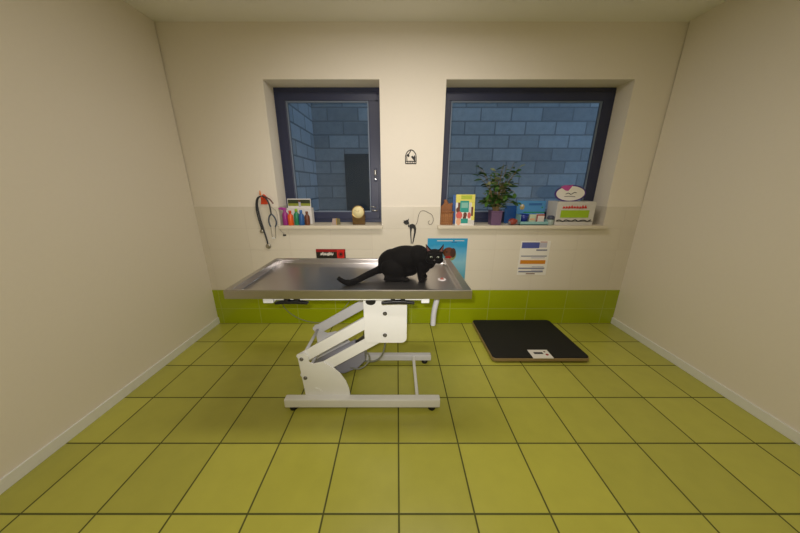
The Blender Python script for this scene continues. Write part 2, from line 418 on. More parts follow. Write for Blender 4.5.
# shafts across
for (x, z_) in ((-0.617, 0.372), (-0.606, 0.228), (-0.0735, 0.697), (-0.0755, 0.548)):
    part(MB().tube([(x, YFm+0.005, z_), (x, 1.910, z_)], 0.011, m_grey_shade_metal, n=14), 'pivot_shaft', T)
for x in (0.138, -0.56):
    part(MB().box(x-0.011, x+0.011, 1.530, 1.985, 0.040, 0.075, m_white_metal), 'cross_bar', T, 0.004)
part(MB().box(-0.50, -0.46, 1.530, 1.985, 0.04, 0.075, m_white_metal), 'motor_bar', T, 0.004)
for x in (0.235, -0.70):
    for y in (1.504, 2.010):
        part(MB().lathe([(0.024, 0.0), (0.026, 0.006), (0.022, 0.031)], m_black, n=20, c=(x, y, 0)), 'foot', T, label='black levelling foot')
# lift motor
mo = MB()
R = Matrix.Translation((-0.345, 1.77, 0.225)) @ Matrix.Rotation(radians(-30), 4, 'Y')
mo.prism([(-0.13, -0.045), (-0.10, -0.075), (0.02, -0.085), (0.10, -0.06), (0.135, 0.01), (0.13, 0.06), (-0.10, 0.055), (-0.13, 0.03)], -0.06, 0.06, m_motor, M=R)
mb_ = part(mo, 'motor_housing', T, 0.012, label='grey plastic lift motor housing')
R2 = Matrix.Translation((-0.345, 1.77, 0.225)) @ Matrix.Rotation(radians(-30), 4, 'Y')
rod = MB().tube([R2 @ Vector((0.10, 0, 0.075)), R2 @ Vector((-0.30, 0, 0.075))], 0.028, m_motor, n=16)
rod.tube([R2 @ Vector((0.10, 0, 0.075)), R2 @ Vector((0.30, 0, 0.11))], 0.016, m_bolt, n=16)
part(rod, 'actuator', T, label='grey tubular lift actuator')
cb = MB().tube(smooth_path([(-0.076, 1.75, 0.60), (-0.080, 1.75, 0.47), (-0.085, 1.75, 0.36), (-0.105, 1.75, 0.26), (-0.15, 1.75, 0.205), (-0.21, 1.76, 0.185), (-0.28, 1.77, 0.195)]), 0.006, m_cable)
cb.tube(smooth_path([(-0.215, 1.72, 0.29), (-0.20, 1.71, 0.24), (-0.235, 1.70, 0.19), (-0.29, 1.70, 0.165), (-0.36, 1.72, 0.17)]), 0.006, m_cable)
part(cb, 'motor_cable', T, label='grey looping motor cable')
cb2 = MB().tube(smooth_path([(-0.72, 1.60, 0.845), (-0.80, 1.74, 0.70), (-0.82, 1.86, 0.56), (-0.76, 1.92, 0.46), (-0.66, 1.95, 0.41), (-0.56, 1.94, 0.43), (-0.40, 1.93, 0.55), (-0.22, 1.93, 0.84)]), 0.0028, m_cable)
part(cb2, 'hanging_cable', T, label='thin grey cable drooping under the table')

# ------------------------------------------------------------------ cat
m_fur, nt, b = new_mat('black cat fur')
N = nt.nodes; L = nt.links
tc = N.new('ShaderNodeTexCoord'); nz = N.new('ShaderNodeTexNoise'); nz.inputs['Scale'].default_value = 260; nz.inputs['Detail'].default_value = 6
mp = N.new('ShaderNodeMapping'); mp.inputs['Scale'].default_value = (0.35, 1, 1); L.new(tc.outputs['Object'], mp.inputs[0]); L.new(mp.outputs[0], nz.inputs['Vector'])
cr = N.new('ShaderNodeMix'); cr.data_type = 'RGBA'; cr.inputs[6].default_value = (0.0015, 0.0014, 0.0014, 1); cr.inputs[7].default_value = (0.006, 0.005, 0.0045, 1)
L.new(nz.outputs['Fac'], cr.inputs[0]); L.new(cr.outputs[2], b.inputs['Base Color'])
bp = N.new('ShaderNodeBump'); bp.inputs['Strength'].default_value = 0.6; bp.inputs['Distance'].default_value = 0.003; L.new(nz.outputs['Fac'], bp.inputs['Height']); L.new(bp.outputs['Normal'], b.inputs['Normal'])
b.inputs['Roughness'].default_value = 0.8; b.inputs['Specular IOR Level'].default_value = 0.12
b.inputs['Sheen Weight'].default_value = 0.02
ZT0 = ZTOP-0.035      # table surface
c = MB(); E_ = lambda ce, r, M=None: c.ell(ce, r, m_fur, M=M, n=28, k=18)
ry = lambda a: Matrix.Rotation(radians(a), 4, 'Y')
rz = lambda a: Matrix.Rotation(radians(a), 4, 'Z')
SX, SZ, DY = 1.05, 0.93, 0.075                                # body proportions: long, low crouch
def B(p): return (p[0]*SX, p[1]+DY, ZT0+(p[2]-0.88)*SZ)
def EB(ce, r, M=None): E_(B(ce), (r[0]*SX, r[1], r[2]*SZ), M)
EB((-0.012, 1.635, 0.985), (0.106, 0.086, 0.100))            # rump
EB((0.045, 1.625, 1.015), (0.128, 0.082, 0.092), ry(-6))     # ribcage
EB((0.000, 1.63, 0.935), (0.100, 0.092, 0.056))              # belly on the haunches
EB((0.045, 1.63, 0.960), (0.070, 0.070, 0.058))
EB((0.072, 1.625, 0.948), (0.062, 0.068, 0.054))
EB((0.125, 1.605, 1.035), (0.072, 0.066, 0.081))             # shoulders
EB((0.158, 1.590, 0.990), (0.046, 0.054, 0.068))             # chest
EB((0.185, 1.575, 1.030), (0.052, 0.052, 0.062))             # neck
EB((0.192, 1.565, 1.000), (0.032, 0.036, 0.036))             # throat
HC = Vector((0.228, 1.612, 1.035)); yaw = math.atan2(0.216, 1.545)
HM = rz(math.degrees(yaw)*-0.0 - 9)
def hp_(x, y, z): return HC + 1.04*(HM @ Vector((x, y, z)))
E_(HC, (0.049, 0.050, 0.045), HM)
for s_ in (-1, 1):
    E_(hp_(s_*0.024, -0.018, -0.016), (0.028, 0.030, 0.024), HM)          # cheeks
    E_(hp_(s_*0.008, -0.048, -0.017), (0.0115, 0.012, 0.009), HM)        # whisker pads
    E_(hp_(s_*0.020, -0.038, 0.018), (0.016, 0.010, 0.007), HM)          # brows
E_(hp_(0, -0.040, -0.004), (0.012, 0.016, 0.018), HM)                    # bridge of nose
E_(hp_(0, -0.040, -0.027), (0.014, 0.014, 0.009), HM)                    # chin
def ear(s_):
    base = [(s_*0.016, 0.004, 0.036), (s_*0.034, -0.012, 0.030), (s_*0.050, 0.010, 0.018), (s_*0.032, 0.022, 0.028)]
    tip = hp_(s_*0.055-0.004, 0.004, 0.079)
    vs = [hp_(*b_) for b_ in base]; low = [hp_(b_[0]*0.8, b_[1], b_[2]-0.02) for b_ in base]
    c.add(vs+low+[tip], [(0,1,8), (1,2,8), (2,3,8), (3,0,8), (0,4,5,1), (1,5,6,2), (2,6,7,3), (3,7,4,0), (7,6,5,4)], m_fur)
ear(-1); ear(1)
def limb(pts, rs, mapped=True):
    if mapped: pts = [B(p) for p in pts]
    limb_(pts, rs)
def limb_(pts, rs): c.tube(smooth_path(pts, 6), [rs[0]+(rs[-1]-rs[0])*i/((len(pts)-1)*6) for i in range((len(pts)-1)*6+1)], m_fur, n=16)
# forelegs with paws
limb([(0.136, 1.572, 1.000), (0.141, 1.565, 0.955), (0.143, 1.562, 0.893)], [0.034, 0.0185]); EB((0.147, 1.552, 0.893), (0.022, 0.027, 0.015))
limb([(0.152, 1.632, 0.990), (0.158, 1.628, 0.945), (0.162, 1.625, 0.893)], [0.032, 0.0185]); EB((0.166, 1.614, 0.893), (0.022, 0.027, 0.015))
for px_, py_ in ((0.147, 1.552), (0.166, 1.614)):
    for k in (-1, 0, 1): EB((px_+k*0.012-0.002, py_-0.021+abs(k)*0.004, 0.890), (0.007, 0.009, 0.010))
# folded hind legs: thigh, hock and long hind foot
EB((-0.020, 1.572, 0.955), (0.080, 0.042, 0.070), ry(20)); EB((-0.02, 1.695, 0.955), (0.076, 0.038, 0.066), ry(20))
for yy in (1.556, 1.712):
    limb([(-0.075, yy, 0.910), (-0.03, yy, 0.899), (0.045, yy-0.008, 0.896)], [0.024, 0.015]); EB((0.050, yy-0.010, 0.893), (0.026, 0.019, 0.015))
# tail along the table with a lifted tip
limb([(-0.075, 1.715, 0.945), (-0.135, 1.680, 0.920), (-0.190, 1.640, 0.905), (-0.250, 1.585, ZT0+0.018), (-0.296, 1.552, ZT0+0.017), (-0.328, 1.546, ZT0+0.032), (-0.352, 1.544, ZT0+0.052)], [0.026, 0.0125], False)
EB((-0.105, 1.635, 0.935), (0.035, 0.03, 0.03), ry(-20))
E_((-0.296, 1.552, ZT0+0.018), (0.028, 0.020, 0.0185))
cat = c.build('cat', loc=(0.03, 1.62, ZT0))
rm = cat.modifiers.new('skin', 'REMESH'); rm.mode = 'VOXEL'; rm.voxel_size = 0.0035; rm.use_smooth_shade = True
sm_ = cat.modifiers.new('soft', 'SMOOTH'); sm_.iterations = 7; sm_.factor = 0.5
dg = bpy.context.evaluated_depsgraph_get()
me2 = bpy.data.meshes.new_from_object(cat.evaluated_get(dg)); cat.modifiers.clear(); cat.data = me2; cat.data.name = 'cat'
if not me2.materials: me2.materials.append(m_fur)
for p_ in me2.polygons: p_.use_smooth = True
lowest = min(v.co.z for v in me2.vertices)
for v in me2.vertices:
    if v.co.z < 0.0005: v.co.z = 0.0005
tag(cat, 'black cat crouching on the steel exam table, head turned to the viewer', 'cat')
m_eye = mat('pale green eye with painted eyeshine', rgb(150, 156, 138), 0.12, var=0.05)  # reflection in the eyes is painted into this pale colour
m_pupil = mat('cat pupil', (0.005, 0.005, 0.005, 1), 0.1)
m_nose = mat('dark cat nose', rgb(38, 30, 28), 0.4)
m_inner = mat('pinkish inner ear', rgb(96, 60, 56), 0.8)
for s_ in (-1, 1):
    p_ = hp_(s_*0.0185, -0.0425, 0.006)
    e = MB().ell(p_, (0.0080, 0.006, 0.0055), m_eye, M=HM)
    e.ell(hp_(s_*0.0178, -0.0475, 0.0055), (0.0028, 0.0018, 0.0048), m_pupil, M=HM)
    part(e, 'eye', cat, label='pale eye with painted eyeshine')
    b1 = [hp_(s_*0.027, -0.0135, 0.034), hp_(s_*0.043, -0.003, 0.028), hp_(s_*0.0505-0.003, 0.000, 0.066)]
    q1 = MB(); dvec = HM @ Vector((0, -0.0025, 0.0015))
    q1.add([v for v in b1]+[v+dvec for v in b1], [(2,1,0), (3,4,5), (0,1,4,3), (1,2,5,4), (2,0,3,5)], m_inner)
    part(q1, 'inner_ear', cat, label='pinkish inside of the ear')
part(MB().ell(hp_(0, -0.0565, -0.009), (0.006, 0.004, 0.004), m_nose, M=HM), 'nose', cat)

# ------------------------------------------------------------------ stethoscope and hooks on the wall
YW = YB
m_orange = mat('orange red plastic', rgb(214, 66, 22), 0.4)
m_orange2 = mat('orange plastic', rgb(232, 128, 30), 0.4)
m_tubing = mat('dark grey rubber tubing', rgb(48, 50, 54), 0.5)
m_teal_tube = mat('slate blue tubing', rgb(62, 74, 92), 0.5)
m_chrome = mat('satin chrome', rgb(170, 165, 155), 0.3, 0.9)
hk = thing('wall_hook', (-1.26, YW, 1.31), 'orange red plastic wall hook carrying the stethoscope', 'hook')
h = MB().prism([(-1.300, 1.268), (-1.232, 1.268), (-1.242, 1.345), (-1.262, 1.362), (-1.285, 1.345)], YW-0.012, YW+0.006, m_orange)
part(h, 'back_plate', hk, 0.003)
part(MB().tube(smooth_path([(-1.264, YW-0.006, 1.325), (-1.264, YW-0.045, 1.318), (-1.264, YW-0.052, 1.34)]), 0.008, m_orange), 'prong', hk)
part(MB().prism([(-1.300, 1.352), (-1.288, 1.35), (-1.294, 1.395)], YW-0.012, YW+0.006, m_orange2), 'pointed_tip', hk, 0.002, label='orange pointed tip')
st = thing('stethoscope', (-1.264, YW-0.03, 1.33), 'dark grey stethoscope hanging on the tiled wall left of the windows', 'stethoscope')
tb = smooth_path([(-1.205, YW-0.028, 1.178), (-1.212, YW-0.028, 1.27), (-1.235, YW-0.032, 1.325), (-1.264, YW-0.035, 1.342), (-1.305, YW-0.03, 1.328), (-1.328, YW-0.022, 1.26), (-1.322, YW-0.018, 1.14), (-1.305, YW-0.014, 1.02), (-1.290, YW-0.013, 0.93), (-1.287, YW-0.012, 0.885)])
part(MB().tube(tb, 0.0075, m_tubing), 'tubing', st)
tb2 = smooth_path([(-1.252, YW-0.04, 1.346), (-1.312, YW-0.036, 1.325), (-1.340, YW-0.026, 1.24), (-1.338, YW-0.02, 1.14), (-1.322, YW-0.015, 1.03)])
part(MB().tube(tb2, 0.0065, m_tubing), 'tubing', st)
part(MB().tube(smooth_path([(-1.24, YW-0.035, 1.34), (-1.20, YW-0.03, 1.315), (-1.175, YW-0.022, 1.275)]), 0.006, mat('dark red tubing', rgb(96, 30, 26), 0.5)), 'short_tube', st, label='short dark red tube end')
for (x, z_, r_) in ((-1.283, 0.862, 0.026), (-1.326, 1.012, 0.019)):
    part(MB().lathe([(r_*0.55, 0.014), (r_*0.9, 0.012), (r_, 0.005), (r_, 0.0), (r_*0.8, -0.004)], m_chrome, c=(x, YW-0.009, z_), M=Matrix.Rotation(radians(90), 4, 'X')), 'chest_piece', st, label='metal chest piece disc')
for s_ in (-1, 1):
    hd = MB().tube(smooth_path([(-1.205, YW-0.028, 1.18), (-1.205+s_*0.022, YW-0.026, 1.155), (-1.205+s_*0.034, YW-0.022, 1.12), (-1.205+s_*0.034, YW-0.02, 1.085), (-1.207+s_*0.022, YW-0.02, 1.055)]), 0.0068, m_teal_tube)
    ho = part(hd, 'headset', st, label='slate blue headset yoke')
    hb = smooth_path([(-1.207+s_*0.022, YW-0.02, 1.055), (-1.209+s_*0.02, YW-0.02, 1.0), (-1.211+s_*0.016, YW-0.022, 0.955), (-1.212+s_*0.006, YW-0.026, 0.945)])
    part(MB().tube(hb, 0.0035, m_chrome), 'ear_tube', st)
    part(MB().ell((-1.212+s_*0.008, YW-0.028, 0.945), (0.007, 0.008, 0.007), m_white_pl), 'ear_tip', st, label='pale ear tip')
sk = tag(MB().box(-1.128, -1.098, YW-0.004, YW+0.004, 0.962, 0.978, m_black).tube(smooth_path([(-1.113, YW-0.002, 0.97), (-1.113, YW-0.018, 0.966), (-1.113, YW-0.02, 0.976)]), 0.004, m_black).build('wall_hook', loc=(-1.113, YW, 0.97), bevel=0.001), 'small dark empty hook on the wall right of the stethoscope', 'hook')
cord = smooth_path([(-1.225, YW-0.005, 1.255), (-1.19, YW-0.004, 1.228), (-1.165, YW-0.004, 1.20), (-1.158, YW-0.004, 1.14), (-1.165, YW-0.004, 1.07), (-1.14, YW-0.004, 1.01), (-1.113, YW-0.008, 0.985)])
tag(MB().tube(cord, 0.0025, mat('pale grey cord', rgb(176, 170, 160), 0.6)).build('cord', loc=(-1.10, YW, 1.1)), 'thin pale grey cord looping on the wall beside the stethoscope', 'cord')

# ------------------------------------------------------------------ stickers, posters and signs on the wall
m_vinyl = mat('matt black vinyl', rgb(24, 22, 22), 0.6)
a = MB(); yp = YB+0.008
def stroke(mb, pts, r, m, y, k=6):
    mb.tube([(p.x, y, p.z) for p in smooth_path([(q_[0], 0, q_[1]) for q_ in pts], k)], r, m, n=8)
arch = [(0.079, 1.632), (0.078, 1.69), (0.088, 1.722), (0.108, 1.742), (0.127, 1.748), (0.147, 1.741), (0.166, 1.720), (0.175, 1.69), (0.175, 1.632)]
stroke(a, arch, 0.004, m_vinyl, yp-0.001)
for z_ in (1.632, 1.652): a.tube([(0.079, yp-0.001, z_), (0.175, yp-0.001, z_)], 0.004, m_vinyl, n=8)
for x in (0.095, 0.111, 0.127, 0.143, 0.159): a.tube([(x, yp-0.001, 1.632), (x, yp-0.001, 1.652)], 0.003, m_vinyl, n=8)
stroke(a, [(0.092, 1.655), (0.090, 1.70), (0.112, 1.72), (0.127, 1.748)], 0.0035, m_vinyl, yp-0.001)
a.prism([(0.128, 1.690), (0.140, 1.676), (0.160, 1.655), (0.168, 1.655), (0.168, 1.69), (0.160, 1.705), (0.150, 1.69), (0.140, 1.70)], yp-0.004, yp+0.002, m_vinyl)
a.ell((0.104, yp-0.001, 1.70), (0.010, 0.003, 0.012), m_vinyl)
tag(a.build('wall_sticker', loc=(0.127, yp, 1.63)), 'small black arched birdcage sticker on the painted wall between the windows', 'sticker', 'black wall stickers')

k = MB(); ys = YB-0.0025
# arched cat: head turned, humped back, long legs, curling tail line
k.prism([(0.062, 1.095), (0.076, 1.078), (0.094, 1.072), (0.108, 1.078), (0.120, 1.083), (0.116, 1.098), (0.112, 1.108), (0.116, 1.132), (0.103, 1.120), (0.090, 1.118), (0.078, 1.112), (0.064, 1.118), (0.068, 1.104)], ys-0.003, ys+0.003, m_vinyl)
body = [(0.120, 1.068), (0.133, 1.078), (0.150, 1.082), (0.170, 1.075), (0.183, 1.058), (0.189, 1.03), (0.184, 0.99), (0.174, 0.945), (0.166, 0.905), (0.158, 0.885), (0.152, 0.885), (0.158, 0.92), (0.163, 0.96), (0.168, 1.0), (0.166, 1.03), (0.154, 1.042), (0.146, 1.03), (0.142, 1.0), (0.143, 0.95), (0.146, 0.90), (0.145, 0.885), (0.138, 0.885), (0.136, 0.92), (0.131, 0.97), (0.128, 1.02), (0.124, 1.045)]
k.prism(body, ys-0.003, ys+0.003, m_vinyl)
stroke(k, [(0.178, 1.065), (0.198, 1.10), (0.208, 1.16), (0.228, 1.20), (0.262, 1.207), (0.300, 1.19), (0.335, 1.17), (0.352, 1.135), (0.350, 1.10), (0.335, 1.078), (0.312, 1.08), (0.305, 1.10), (0.318, 1.112)], 0.0024, mat('grey brown vinyl line', rgb(110, 100, 88), 0.6), ys)
stroke(k, [(0.12, 1.05), (0.112, 1.06), (0.118, 1.075)], 0.005, m_vinyl, ys)
tag(k.build('wall_sticker', loc=(0.15, ys, 0.89)), 'black arched cat silhouette sticker with a thin curling tail on the tiles', 'sticker', 'black wall stickers')

def panel(name, x0, x1, z0, z1, base, pieces, label, cat, y=YB, th=0.003, poly=None):
    mb = MB(); mb.prism(poly or [(x0, z0), (x1, z0), (x1, z1), (x0, z1)], y-th, y+0.001, base)
    for i, (kind, m, *a_) in enumerate(pieces):
        ya = y-th-0.0006-0.00025*i
        if kind == 'r': mb.prism([(a_[0], a_[2]), (a_[1], a_[2]), (a_[1], a_[3]), (a_[0], a_[3])], ya, y-th+0.0005, m)
        elif kind == 'p': mb.prism(a_[0], ya, y-th+0.0005, m)
        elif kind == 'e':
            cx, cz, rx, rz_ = a_; mb.prism([(cx+rx*cos(2*pi*q_/28), cz+rz_*sin(2*pi*q_/28)) for q_ in range(28)], ya, y-th+0.0005, m)
    return tag(mb.build(name, loc=((x0+x1)/2, y, z0)), label, cat)
# red and black sign
m_red = mat('dark red print', rgb(150, 16, 22), 0.4); m_red2 = mat('bright red print', rgb(206, 30, 22), 0.4); m_blk = mat('black print', rgb(22, 18, 16), 0.4); m_wht = mat('white print', rgb(214, 208, 200), 0.5)
sc = []
for i in range(9):
    x = -0.775+i*0.0145; sc.append(('p', m_wht, [(x, 0.765+0.006*sin(i*2.1)), (x+0.016, 0.768+0.004*sin(i)), (x+0.018, 0.785+0.012*abs(sin(i*1.7))), (x+0.008, 0.792+0.008*sin(i*1.3))]))
panel('sign', -0.815, -0.520, 0.700, 0.829, m_blk, [('r', m_red, -0.815, -0.520, 0.800, 0.829)]+sc+[('r', m_red2, -0.605, -0.532, 0.735, 0.822), ('e', m_red, -0.566, 0.775, 0.026, 0.028), ('e', m_blk, -0.566, 0.777, 0.011, 0.013)],
      'red and black sign with white scrawled lettering behind the exam table', 'sign', th=0.006)
# blue poster
def grad_mat():
    m, nt, b = new_mat('blue poster print'); N = nt.nodes; L = nt.links
    tc = N.new('ShaderNodeTexCoord'); sp = N.new('ShaderNodeSeparateXYZ'); L.new(tc.outputs['Generated'], sp.inputs[0])
    nz = N.new('ShaderNodeTexNoise'); nz.inputs['Scale'].default_value = 4; L.new(tc.outputs['Generated'], nz.inputs['Vector'])
    ad = N.new('ShaderNodeMath'); ad.operation = 'MULTIPLY_ADD'; L.new(nz.outputs['Fac'], ad.inputs[0]); ad.inputs[1].default_value = 0.25; L.new(sp.outputs['Z'], ad.inputs[2])
    r = N.new('ShaderNodeValToRGB'); e = r.color_ramp.elements
    e[0].position = 0.25; e[0].color = rgb(70, 150, 176); e[1].position = 1.1; e[1].color = rgb(30, 146, 196)
    x = e.new(0.62); x.color = rgb(132, 186, 206); x = e.new(0.82); x.color = rgb(92, 168, 208); x = e.new(1.0); x.color = rgb(36, 150, 200)
    L.new(ad.outputs[0], r.inputs[0]); L.new(r.outputs[0], b.inputs['Base Color']); b.inputs['Roughness'].default_value = 0.35
    return m
m_brown = mat('brown print', rgb(98, 50, 30), 0.5, var=0.4, scale=60); m_dbrown = mat('dark brown print', rgb(66, 34, 24), 0.5); m_yel = mat('yellow green print', rgb(130, 140, 90), 0.5)
px0, px1, pz0, pz1 = 0.305, 0.703, 0.45, 0.938
poly = [(px0, pz0), (px1, pz0), (px1, pz1), (0.362, pz1), (0.342, 0.930), (0.322, 0.912), (0.309, 0.885), (px0, 0.86)]
panel('poster', px0, px1, pz0, pz1, grad_mat(), [('r', m_wht, 0.40, 0.555, 0.910, 0.918), ('r', m_wht, 0.575, 0.67, 0.911, 0.917), ('r', mat('navy print', rgb(30, 70, 130), 0.5), 0.545, 0.60, 0.897, 0.902),
      ('e', m_yel, 0.545, 0.77, 0.052, 0.060), ('e', m_brown, 0.52, 0.795, 0.058, 0.052), ('e', m_dbrown, 0.565, 0.79, 0.028, 0.05), ('e', m_red, 0.52, 0.745, 0.035, 0.014), ('e', m_dbrown, 0.50, 0.80, 0.01, 0.012)],
      'light blue poster with white heading and a brown animal, behind the cat', 'poster')
# white information sheet
m_blue = mat('blue print', rgb(76, 88, 160), 0.5); m_orp = mat('orange print', rgb(206, 132, 30), 0.5); m_gp = mat('grey blue print', rgb(120, 124, 146), 0.5); m_lp = mat('pale lilac print', rgb(186, 184, 200), 0.5)
pc = [('r', m_blue, 1.250, 1.425, 0.838, 0.898), ('r', m_lp, 1.425, 1.50, 0.845, 0.893), ('r', m_red, 1.43, 1.50, 0.898, 0.905)]
for (x0, x1, z_, h_, m_) in ((1.40, 1.51, 0.812, 0.014, m_gp), (1.255, 1.515, 0.752, 0.010, m_gp), (1.36, 1.50, 0.735, 0.008, m_lp), (1.255, 1.51, 0.675, 0.040, m_orp), (1.38, 1.50, 0.642, 0.008, m_lp), (1.245, 1.51, 0.622, 0.013, m_gp), (1.38, 1.50, 0.605, 0.008, m_lp), (1.250, 1.50, 0.586, 0.013, m_gp), (1.33, 1.42, 0.566, 0.008, m_brown)):
    pc.append(('r', m_, x0, x1, z_, z_+h_))
panel('notice', 1.238, 1.535, 0.555, 0.911, m_paper, pc, 'white printed information sheet with blue header and orange band on tiles', 'notice')

# ------------------------------------------------------------------ things on the left sill
ZW = ZS+0.03
D = thing('display_carton', (-0.975, 2.82, ZW), 'white cardboard display with a meadow photo strip behind coloured bottles', 'box')
m_card = mat('white card', rgb(224, 220, 214), 0.6)
part(MB().box(-1.10, -0.848, 2.775, 2.855, ZW, ZW+0.155, m_card), 'box', D, 0.002)
hd = MB().box(-1.085, -0.855, 2.80, 2.808, ZW+0.15, ZW+0.245, m_card)
m_grass = mat('meadow print', rgb(140, 150, 50), 0.5, var=0.3, scale=60); m_dkg = mat('dark hedge print', rgb(46, 56, 30), 0.5, var=0.3, scale=80)
hd.box(-1.08, -0.86, 2.7985, 2.801, ZW+0.175, ZW+0.200, m_grass); hd.box(-1.08, -0.86, 2.798, 2.801, ZW+0.200, ZW+0.236, m_dkg)
hd.box(-0.975, -0.955, 2.7972, 2.801, ZW+0.165, ZW+0.215, m_lp); hd.prism([(-0.972+0.011*cos(q*pi/8)+0.006, ZW+0.222+0.011*sin(q*pi/8)) for q in range(16)], 2.797, 2.801, m_brown)
part(hd, 'header_card', D, label='photo strip of a meadow with a figure')
def bottle(x, y, hgt, r, m, mcap, label, spray=False):
    b_ = thing('bottle', (x, y, ZW), label, 'bottle', 'coloured bottles on the left sill')
    part(MB().lathe([(r*0.92, 0), (r, 0.004), (r, hgt*0.60), (r*0.9, hgt*0.68), (r*0.45, hgt*0.78), (r*0.42, hgt*0.84)], m, c=(x, y, ZW), n=20), 'body', b_)
    if spray:
        cp = MB().lathe([(r*0.46, hgt*0.82), (r*0.46, hgt*0.90)], mcap, c=(x, y, ZW), n=16)
        cp.prism([(x-0.058, ZW+hgt*0.97), (x-0.05, ZW+hgt*0.91), (x-0.01, ZW+hgt*0.86), (x+0.02, ZW+hgt*0.88), (x+0.016, ZW+hgt), (x-0.03, ZW+hgt*1.03)], y-0.012, y+0.012, mcap)
        part(cp, 'spray_head', b_, 0.003)
    else:
        part(MB().lathe([(r*0.5, hgt*0.82), (r*0.5, hgt*0.97), (r*0.4, hgt)], mcap, c=(x, y, ZW), n=16), 'cap', b_)
    lb = MB().lathe([(r*1.01, hgt*0.40), (r*1.01, hgt*0.55)], m_lp, c=(x, y, ZW), n=20, caps=False)
    return b_
C_ = lambda n, *c_: mat(n, rgb(*c_), 0.35, var=0.04)
bottle(-1.083, 2.700, 0.165, 0.0275, C_('purple plastic', 150, 44, 130), C_('magenta plastic', 168, 60, 150), 'purple spray bottle on the left window sill', True)
bottle(-1.030, 2.690, 0.140, 0.0265, C_('orange bottle plastic', 226, 92, 28), C_('red orange cap', 214, 60, 30), 'orange bottle on the left window sill')
bottle(-0.978, 2.715, 0.155, 0.0265, C_('green bottle plastic', 30, 132, 92), C_('lime cap', 150, 196, 40), 'green bottle with lime cap on the left window sill')
bottle(-0.926, 2.695, 0.145, 0.0265, C_('blue bottle plastic', 36, 88, 150), C_('light blue cap', 70, 120, 190), 'blue bottle on the left window sill')
bottle(-0.876, 2.712, 0.130, 0.025, C_('brown bottle plastic', 108, 60, 36), C_('brown cap', 128, 78, 50), 'brown bottle at the right end of the coloured bottle row')
# small folded card
m_pk = mat('pinkish card', rgb(190, 170, 162), 0.5); m_gold = mat('gold foil', rgb(226, 190, 110), 0.25, 0.8); m_ol = mat('olive card', rgb(110, 104, 70), 0.5)
tc_ = thing('folded_card', (-0.60, 2.70, ZW), 'small pinkish folded card with gold edge in the middle of left sill', 'card')
part(MB().prism([(-0.652, ZW), (-0.594, ZW), (-0.592, ZW+0.062), (-0.640, ZW+0.058)], 2.715, 2.718, m_pk, M=Matrix.Translation((-0.592, 2.715, 0)) @ Matrix.Rotation(radians(-25), 4, 'Z') @ Matrix.Translation((0.592, -2.715, 0))), 'front_leaf', tc_)
part(MB().prism([(-0.590, ZW), (-0.552, ZW), (-0.558, ZW+0.058), (-0.592, ZW+0.064)], 2.715, 2.718, m_ol, M=Matrix.Translation((-0.592, 2.715, 0)) @ Matrix.Rotation(radians(30), 4, 'Z') @ Matrix.Translation((0.592, -2.715, 0))), 'back_leaf', tc_, label='olive back leaf')
part(MB().box(-0.596, -0.588, 2.708, 2.716, ZW, ZW+0.065, m_gold), 'gold_spine', tc_, 0.001, label='gold spine')
# clock
m_amber = mat('dark amber wood', rgb(92, 66, 24), 0.25, var=0.5, scale=25); m_cream = mat('cream dial', rgb(236, 222, 168), 0.5); m_brass = mat('brass', rgb(176, 146, 88), 0.3, 0.8)
ck = thing('clock', (-0.370, 2.75, ZW), 'small round cream faced clock on an amber wooden base, left sill', 'clock')
part(MB().prism([(-0.435, ZW), (-0.315, ZW), (-0.312, ZW+0.10), (-0.340, ZW+0.075), (-0.375, ZW+0.068), (-0.410, ZW+0.075), (-0.438, ZW+0.10)], 2.715, 2.785, m_amber), 'base', ck, 0.004)
RX = Matrix.Rotation(radians(90), 4, 'X')
part(MB().lathe([(0.05, -0.03), (0.060, -0.02), (0.062, 0.015), (0.058, 0.022), (0.054, 0.018)], m_brass, c=(-0.378, 2.735, ZW+0.122), M=RX, n=36, caps=True), 'case', ck, label='brass clock case')
dl = part(MB().lathe([(0.001, 0.0205), (0.0545, 0.0200), (0.0545, 0.017)], m_cream, c=(-0.378, 2.735, ZW+0.122), M=RX, n=36), 'dial', ck, label='cream clock dial')
for ang, ln in ((60, 0.026), (150, 0.038)):
    e_ = Vector((cos(radians(ang))*ln, 0, sin(radians(ang))*ln)); o_ = Vector((-0.378, 2.7135, ZW+0.122))
    part(MB().tube([o_, o_+e_], 0.0014, m_brass, n=6), 'hand', dl)
for q in range(12):
    pass

# ------------------------------------------------------------------ things on the right sill
m_wick = mat('reddish brown wicker', rgb(150, 98, 58), 0.7, var=0.3, scale=90, bump=0.5)
m_wick2 = mat('pale brown wicker', rgb(176, 124, 78), 0.7, var=0.25, scale=90, bump=0.5)
bk = thing('basket', (0.485, 2.76, ZW), 'small brown wicker basket with a raised curved back at window corner', 'basket')
wb = MB()
bx0, bx1, by0, by1 = 0.432, 0.545, 2.715, 2.81
for i in range(9):
    z_ = ZW+0.006+i*0.0125; e_ = 0.004*sin(i*2.2)
    loop = [(bx0+0.008, by0-e_, z_), (bx1-0.008, by0-e_, z_), (bx1+e_*.5, by0+0.01, z_), (bx1+e_*.5, by1-0.01, z_), (bx1-0.008, by1, z_), (bx0+0.008, by1, z_), (bx0-e_*.5, by1-0.01, z_), (bx0-e_*.5, by0+0.01, z_), (bx0+0.008, by0-e_, z_)]
    wb.tube(loop, 0.0066, m_wick2, n=8)
for i in range(6):
    x = bx0+0.010+i*(bx1-bx0-0.02)/5
    wb.tube([(x, by0-0.006, ZW), (x, by0-0.006, ZW+0.118)], 0.004, m_wick, n=8)
wb.box(bx0, bx1, by0, by1, ZW, ZW+0.01, m_wick2)
part(wb, 'body', bk)
